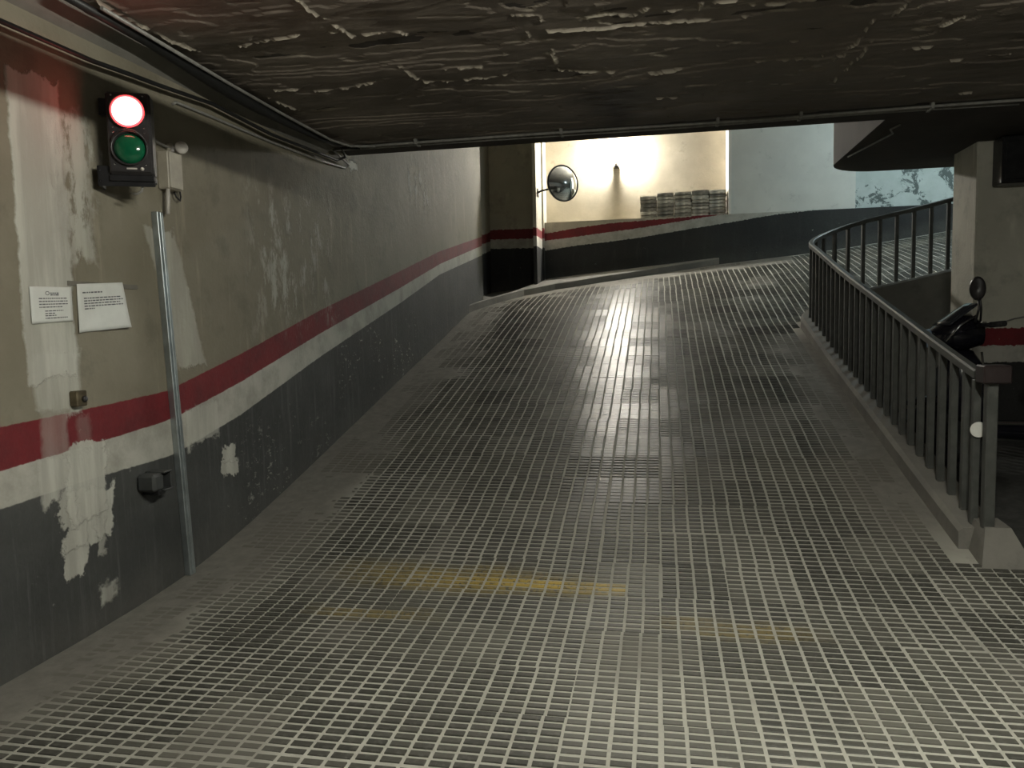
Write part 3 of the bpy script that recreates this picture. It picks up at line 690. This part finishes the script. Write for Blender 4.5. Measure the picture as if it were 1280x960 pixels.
# ================================================================== SMALL THINGS ON THE LEFT WALL
def notice(label, corners, lines, heading, curl):
    P = [on_x(x, y, WL+.006) for x, y in corners]       # top-left, top-right, bottom-right, bottom-left
    base = P[3]; O = empty('paper_notice', label, 'notice', base)
    def pt(u, v, lift=0.0):
        p = P[0].lerp(P[1], u).lerp(P[3].lerp(P[2], u), v); b = curl*(u*u*v*.8+.25*math.sin(u*5+v*2)**2*v)
        return p-base+Vector((b+lift, 0, 0))
    n_ = 12; vs = [pt(i/n_, j/n_) for j in range(n_+1) for i in range(n_+1)]
    fs = [(j*(n_+1)+i, (j+1)*(n_+1)+i, (j+1)*(n_+1)+i+1, j*(n_+1)+i+1) for j in range(n_) for i in range(n_)]
    sh = MB().add(vs, fs, True).build('sheet', M_PAPER, O)
    sol = sh.modifiers.new('thickness', 'SOLIDIFY'); sol.thickness = .0008; sol.offset = -1
    tx_ = MB()
    for (v, u0, u1, h_) in lines:
        u = u0
        while u < u1-.01:
            w_ = min(random.uniform(.025, .085), u1-u)
            tx_.add([pt(u, v, .0012), pt(u+w_, v, .0012), pt(u+w_, v+h_, .0012), pt(u, v+h_, .0012)], [(3, 2, 1, 0)]); u += w_+.014
    for (u, v, r) in heading:
        vs = []
        for k_ in range(16):
            q = 2*math.pi*k_/16; vs += [pt(u+r*math.cos(q), v+r*1.15*math.sin(q), .0012), pt(u+r*.7*math.cos(q), v+r*.8*math.sin(q), .0012)]
        tx_.add(vs, [(2*k_, 2*((k_+1) % 16), 2*((k_+1) % 16)+1, 2*k_+1) for k_ in range(16)])
    tx_.build('printed_text', M_INK, sh)
notice('smaller white notice with a round letterhead mark taped on the wall', [(36.5, 358), (89, 359), (91, 401), (40, 405)],
       [(.16, .47, .67, .035), (.21, .47, .67, .035), (.31, .19, .86, .03), (.39, .19, .88, .03), (.47, .19, .88, .03), (.55, .19, .74, .03), (.66, .32, .76, .028), (.73, .32, .55, .028), (.79, .32, .58, .028), (.86, .32, .86, .03)], [(.40, .18, .05)], .004)
notice('larger creased white notice curling at its lower edge on the wall', [(96, 355), (153, 353), (159, 409), (98, 416)],
       [(.17, .10, .53, .028), (.29, .12, .90, .024), (.345, .12, .93, .024), (.40, .12, .86, .024), (.455, .12, .92, .024), (.51, .12, .33, .024)], [], .03)
a0, a1 = on_x(84, 354, WL), on_x(171, 352, WL)
tag(MB().box(WL-.002, WL+.004, a0.y, a1.y, a0.z-.012, a0.z+.012, .001).build('tape_strip', plain('brown_tape', (.13, .12, .10), .6)), 'strip of brown tape above the larger notice', 'tape')
b0 = on_x(97.5, 498, WL+.02)
BT = empty('push_button', 'small brass push button box above the red stripe', 'button', (WL, b0.y, b0.z))
MB().box(0, .045, -.033, .033, -.037, .037, .005).build('body', M_BRASS, BT)
MB().lathe([(.0, 0), (.015, 0), (.015, .01), (.011, .014), (.0, .014)], Matrix.Translation((.045, .008, -.003)) @ Matrix.Rotation(math.radians(90), 4, 'Y'), 16).build('button', M_BLACKPL, BT)
p0 = on_x(196, 601, WL+.07)
SN = empty('photocell_sensor', 'hooded black photocell on the dark dado beside the trunking', 'sensor', (WL, p0.y, p0.z))
HD = plain('dark_grey_metal', (.05, .053, .053), .5)
MB().box(0, .11, -.075, .012, -.05, .045, .014).box(0, .115, .0, .078, .04, .05, .003).box(0, .115, .0, .078, -.055, -.047, .003).box(0, .105, .07, .078, -.05, .045, .002).build('hood', HD, SN)
MB().box(.0, .06, .012, .07, -.046, .04, .003).build('body', M_BLACKPL, SN)
for y_, z_, r_ in ((.03, .008, .010), (.045, -.022, .008), (.05, .018, .005)): MB().lathe([(.0, 0), (r_, 0), (r_*.7, .006), (.0, .008)], Matrix.Translation((.06, y_, z_)) @ Matrix.Rotation(math.radians(90), 4, 'Y'), 12).build('eye', M_CHROME, SN)
MB().box(0, .10, -.03, .03, -.075, -.05, .003).build('foot', M_BLACKMET, SN)
MB().tube([(.06, .0, -.07), (.07, .05, -.075), (.06, .11, -.05), (.055, .13, -.04)], .006, 8).build('lead', M_CABLE, SN)

# ================================================================== PIPES AND CABLES
def wallpipe(px, c): return [on_x(x, y, c) for x, y in px]
c1 = wallpipe([(60, 52), (115, 76), (160, 92), (200, 107), (266, 130), (339, 168), (395, 190), (421, 200)], WL+.07)
c1 = [c1[0]+(c1[0]-c1[1])*14]+c1
tag(MB().tube(c1+[Vector((WL+.10, c1[-1].y+.12, 2.95)), Vector((WL+.16, 6.10, 2.975)), Vector((WL+.3, 6.16, 2.977))], .012, 8).build('wall_cable', M_CABLE), 'thick black cable clipped along the coving of the left wall', 'cable')
c2 = wallpipe([(216, 130), (220, 128), (262, 145), (340, 178), (400, 201), (431, 210)], WL+.012)
tag(MB().tube(c2+[Vector((WL+.03, c2[-1].y+.05, 2.93)), Vector((WL+.08, 6.12, 2.965)), Vector((WL+.3, 6.19, 2.98))], .009, 8).build('wall_conduit', M_PIPE), 'thin grey conduit rising along the left wall below the black cable', 'conduit')
hs_ = [(WL+.20, 3.0, 2.97), (WL+.19, 3.6, 2.965), (WL+.17, 4.0, 2.96), (WL+.16, 4.4, 2.955), (WL+.15, 4.8, 2.955), (WL+.14, 5.2, 2.96), (WL+.14, 5.7, 2.965), (WL+.2, 6.0, 2.97)]
tag(MB().tube(hs_, [.02, .022, .034, .045, .042, .03, .02, .015], 12).build('corner_hose', M_CABLE), 'bulging black hose squeezed under the ceiling corner', 'hose')
tag(MB().tube([(WL+.25, 3.2, 2.975), (WL+.22, 4.3, 2.965), (WL+.2, 5.0, 2.968), (WL+.2, 5.8, 2.97), (WL+.26, 6.05, 2.972), (WL+.45, 6.12, 2.975)], .010, 8).build('corner_conduit', M_PIPE), 'thin grey conduit beside the black hose in the ceiling corner', 'conduit')
for k_, (yy_, r_, lab) in enumerate(((6.12, .011, 'upper grey conduit crossing the ceiling before the ramp well'), (6.20, .010, 'second grey conduit crossing the ceiling close to the well edge'))):
    CE = empty('ceiling_conduit', lab, 'conduit', (WL+.3, yy_, CZ-.02))
    n_ = 24; MB().tube([(x, .03*k_*0+.008*math.sin(x*2.3+k_), .004*math.sin(x*1.7+k_)) for x in np.linspace(.0, 5.0 if k_ else 8, n_)], r_, 8).build('pipe', M_PIPE, CE)
    for x in (.5, 1.7, 2.9, 3.5, 4.4): MB().box(x-.012, x+.012, -.022, .022, -.014, .03, .003).build('clip', M_PIPE, CE)
q0 = on_z(1104, 172, CZ+.03); 
tag(MB().tube([on_z(1125, 156, CZ+.015), on_z(1113, 162, CZ+.015), on_z(1116, 167, CZ+.015), on_z(1085, 183, CZ+.015), on_z(1060, 196, CZ+.015)], .008, 6).build('slab_cable', M_PIPE), 'thin cable kinked along the underside of the slab beside the well', 'cable')

# ================================================================== FAR END: LAMP, MIRROR, STACKED TILES
lp = on_y(770, 200, 14.4)
LM = empty('wall_lamp', 'lit bare bulb in a bracket on the cream far wall', 'lamp', (lp.x, 14.5, lp.z-.12))
MB().box(-.06, .06, -.035, 0, -.02, .10, .006).build('wall_plate', M_BRASS, LM)
MB().box(-.045, .045, -.13, -.02, 0, .022, .004).build('arm', M_BLACKMET, LM)
MB().lathe([(.0, 0), (.035, 0), (.038, .03), (.030, .075), (.0, .075)], Matrix.Translation((0, -.10, .02)), 18).build('lamp_holder', M_BEIGE, LM)
tag(MB().lathe([(.015, .0), (.020, .02), (.045, .08), (.052, .12), (.045, .16), (.02, .185), (.0, .19)], Matrix.Translation((0, -.10, .095)), 20, False).build('bulb', M_BULB, LM), 'glowing bulb')
mp = on_y(704, 229, 13.35)
MI = empty('convex_mirror', 'round convex traffic mirror with dark rim on an arm', 'mirror', mp)
nd = Vector((-mp.x, -mp.y, -1.0)); nd.z = -1.4; ang = math.atan2(nd.x, -nd.y)+math.radians(33)
nv = Vector((math.sin(ang), -math.cos(ang), .02)).normalized()
MQ = nv.to_track_quat('Z', 'Y').to_matrix().to_4x4()
R_ = .295; cap = [(R_*math.sin(t_)/math.sin(.55), (math.cos(t_)-math.cos(.55))*R_/math.sin(.55)) for t_ in np.linspace(.55, .0001, 14)]
MB().lathe(cap, MQ, 48, False).build('mirror_face', M_MIRROR, MI)
MB().lathe([(R_-.004, -.03), (R_+.018, -.03), (R_+.022, .0), (R_+.012, .012), (R_-.004, .004)], MQ, 48, False).build('rim', M_BLACKPL, MI)
MB().lathe([(.0, -.06), (.16, -.05), (R_, -.012), (R_+.01, -.005)], MQ, 32, False).build('back_shell', M_BLACKPL, MI)
armend = Vector((-2.08, 13.42, mp.z-.13))-mp
MB().tube([MQ @ Vector((0, 0, -.05)), MQ @ Vector((0, 0, -.12))+Vector((-.04, 0, -.05)), armend+Vector((.08, -.03, .03)), armend], .018, 8).build('arm', M_BLACKMET, MI)
MB().box(0, .02, -.05, .05, -.07, .07, .003).xf(Matrix.Translation(armend)).build('arm_plate', M_BLACKMET, MI)
s0 = on_y(800, 262, AF+.1).x; s1 = on_y(908.5, 262, AF+.1).x; sw = (s1-s0)/5
names = ['stack farthest from the white trim', 'stack fourth from the white trim', 'middle stack on the ledge', 'stack next to the one at the trim', 'stack touching the white trim']
tops = [.405, .445, .445, .46, .45]
for i in range(5):
    z = LEDGE; kk = 0; n_ = (6, 7, 7, 7, 8)[i]; th_ = tops[i]/n_
    for j in range(n_):
        t_ = th_*random.uniform(.80, 1.2) if j < n_-1 else max(.035, LEDGE+tops[i]-z)
        b = MB().box(-sw/2+.006, sw/2-.006, -.16, .16, 0, t_-.013, .003)
        b.v = [(x, y, zz_+(random.uniform(-.003, .003) if zz_ > .02 else 0)) for x, y, zz_ in b.v]
        b.box(-sw/2+.02, sw/2-.02, -.135, .135, t_-.0135, t_+.0001)
        o = b.build('paving_tile', M_TILEB[random.randrange(3)])
        o.location = (s0+sw*(i+.5)+random.uniform(-.006, .006), AF+.24+random.uniform(-.015, .015), z); o.rotation_euler.z = random.uniform(-.012, .012)
        where = 'topmost' if j == n_-1 else ('lowest', 'second from the bottom', 'third from the bottom', 'fourth from the bottom', 'fifth from the bottom', 'sixth from the bottom', 'seventh from the bottom')[j]
        tag(o, 'cement tile, %s of the %s' % (where, names[i]), 'tile', 'paving tiles stacked on the ledge')
        z += t_

# ================================================================== SCOOTER behind the railing
sx0, sy0 = 2.16, 6.42
SCO = empty('motor_scooter', 'glossy black motor scooter parked behind the railing', 'scooter', (sx0, sy0, fz(sx0+.5, sy0)), 0)
g0 = SCO.location.z
def loft(secs, seg=16):
    """secs: (x, zc, half_width, half_height)"""
    vs = []
    for x, zc_, w_, h_ in secs:
        for k_ in range(seg):
            q = 2*math.pi*k_/seg; cx_, sz_ = math.cos(q), math.sin(q)
            vs.append((x, w_*math.copysign(abs(cx_)**.75, cx_), zc_+h_*math.copysign(abs(sz_)**.75, sz_)))
    n_ = len(secs); fs = [(i*seg+k_, (i+1)*seg+k_, (i+1)*seg+(k_+1) % seg, i*seg+(k_+1) % seg) for i in range(n_-1) for k_ in range(seg)]
    return MB().add(vs, fs, True).add([vs[k_] for k_ in range(seg)], [tuple(range(seg))]).add([vs[(n_-1)*seg+k_] for k_ in range(seg)], [tuple(range(seg))[::-1]])
for x_ in (.0, 1.32):
    w = MB().tube([(x_+.21*math.cos(t_), 0, .26+.21*math.sin(t_)) for t_ in np.linspace(0, 2*math.pi, 28, endpoint=False)], .055, 10, True).build('wheel', M_RUBBER, SCO)
    MB().lathe([(.03, -.03), (.16, -.02), (.165, .0), (.16, .02), (.03, .03)], Matrix.Translation((x_, 0, .26)) @ RX, 20).build('rim', M_BLACKMET, w)
loft([(-.12, 1.0, .06, .05), (-.05, 1.01, .15, .10), (.05, 1.04, .19, .14), (.16, 1.05, .17, .14), (.26, 1.03, .10, .09)]).build('front_fairing', M_SCOOT, SCO)
loft([(-.02, .62, .12, .16), (.05, .66, .19, .26), (.18, .62, .20, .30), (.28, .52, .18, .26)]).build('leg_shield', M_SCOOT, SCO)
loft([(-.26, .50, .05, .02), (-.1, .52, .075, .04), (.1, .50, .075, .04), (.22, .43, .05, .03)]).build('front_mudguard', M_SCOOT, SCO)
loft([(.20, .30, .16, .06), (.6, .28, .18, .07), (.9, .32, .17, .12)]).build('floorboard', M_SCOOT, SCO)
loft([(.72, .50, .12, .16), (.85, .58, .18, .20), (1.2, .66, .17, .17), (1.55, .76, .10, .09), (1.68, .80, .04, .04)]).build('rear_body', M_SCOOT, SCO)
loft([(.62, .80, .10, .04), (.75, .83, .15, .06), (1.1, .86, .16, .06), (1.45, .93, .13, .05), (1.55, .94, .08, .03)]).build('seat', M_RUBBER, SCO)
for s_ in (-1, 1): MB().tube([(.02, s_*.08, .26), (.10, s_*.07, .62)], .022, 10).build('fork_leg', M_CHROME, SCO)
hb_ = MB().tube([(.27, -.34, 1.10), (.22, -.22, 1.10), (.17, -.08, 1.08), (.17, .08, 1.08), (.22, .22, 1.10), (.27, .34, 1.10)], .016, 10).build('handlebar', M_BLACKMET, SCO)
for s_ in (-1, 1):
    MB().tube([(.24, s_*.24, 1.10), (.28, s_*.37, 1.11)], .022, 10).build('grip', M_RUBBER, hb_)
    MB().tube([(.19, s_*.20, 1.11), (.15, s_*.28, 1.115), (.16, s_*.36, 1.12)], .007, 6).build('brake_lever', M_CHROME, hb_)
tag(MB().lathe([(.0, .0), (.075, .0), (.07, .02), (.04, .035), (.0, .04)], Matrix.Translation((-.11, -.03, 1.0)) @ Matrix.Rotation(math.radians(-90), 4, 'Y'), 20).build('headlamp', M_HEAD, SCO), 'pale blue headlamp')
vs = []
for j in range(7):
    for i in range(9):
        u, v = i/8*2-1, j/6; vs.append((-.06+.22*v+.05*u*u, .17*u*(1-.25*v), 1.10+.16*v))
ws = MB().add(vs, [(j*9+i, j*9+i+1, (j+1)*9+i+1, (j+1)*9+i) for j in range(6) for i in range(8)], True).build('windscreen', M_GLASSD, SCO)
so_ = ws.modifiers.new('thickness', 'SOLIDIFY'); so_.thickness = .006
MB().tube([(.15, -.20, 1.12), (.17, -.21, 1.22), (.17, -.20, 1.31)], .009, 8).tube([(.20, -.16, 1.12), (.20, -.17, 1.22), (.18, -.19, 1.31)], .008, 8).build('mirror_stem', M_BLACKMET, SCO)
MB().lathe([(.0, -.02), (.05, -.015), (.062, .0), (.058, .012), (.0, .012)], Matrix.Translation((.16, -.20, 1.37)) @ Matrix.Rotation(math.radians(60), 4, 'Z') @ Matrix.Rotation(math.radians(82), 4, 'Y') @ Matrix.Diagonal((1.45, .9, 1, 1)), 20).build('mirror', M_BLACKPL, SCO)
MB().tube([(.55, -.20, .22), (.85, -.22, .24), (1.3, -.23, .34), (1.55, -.23, .40)], [.025, .03, .045, .045], 12).build('exhaust', M_CHROME, SCO)
MB().tube([(-.04, -.185, .98), (.05, -.20, 1.10), (.16, -.185, 1.17)], .008, 6).build('fairing_trim', M_CHROME, SCO)
MB().tube([(.14, -.20, .46), (.22, -.205, .72), (.2, -.2, .9)], .008, 6).build('shield_trim', M_CHROME, SCO)
MB().tube([(.9, .0, .30), (.98, -.12, .02), (.98, -.15, .005)], .012, 8).build('kickstand', M_BLACKMET, SCO)

# ================================================================== LAMPS OUTSIDE THE FRAME
def tube_lamp(label, loc, length, axis, mat, drop=.2):
    o = empty('fluorescent_lamp', label, 'lamp', loc, math.radians(90) if axis == 'y' else 0)
    h_ = length/2
    MB().box(-h_-.04, h_+.04, -.03, .03, .035, .08, .004).build('batten', M_WHITE, o)
    for s_ in (-.6, .6): MB().tube([(s_*h_, 0, .078), (s_*h_, 0, drop)], .005, 6).build('hanger', M_GALV, o)
    for s_ in (-1, 1): MB().box(s_*(h_+.02)-.015, s_*(h_+.02)+.015, -.02, .02, -.02, .04, .003).build('tube_holder', M_WHITE, o)
    MB().tube([(x, 0, 0) for x in np.linspace(-h_, h_, 5)], .008, 12).build('tube', mat, o)
tube_lamp('lit fluorescent tube under the ceiling at the foot of the ramp', (.8, 1.6, 2.80), 1.2, 'y', M_TUBE)
tube_lamp('cool white fluorescent tube over the upper flight of the ramp', (4.5, 11.4, 5.1), 1.5, 'x', M_COOL, .1)
TY = empty('cable_tray', 'grey steel cable tray hung below the ceiling at the foot of the ramp', 'cable tray', (-.15, -2.5, 2.73))
MB().box(-.06, .06, 0, 5.35, 0, .065, .004).build('tray', M_GALV, TY)
for y_ in (.4, 2.4, 4.4): MB().tube([(0, y_, .06), (0, y_, .29)], .005, 6).build('hanger', M_GALV, TY)
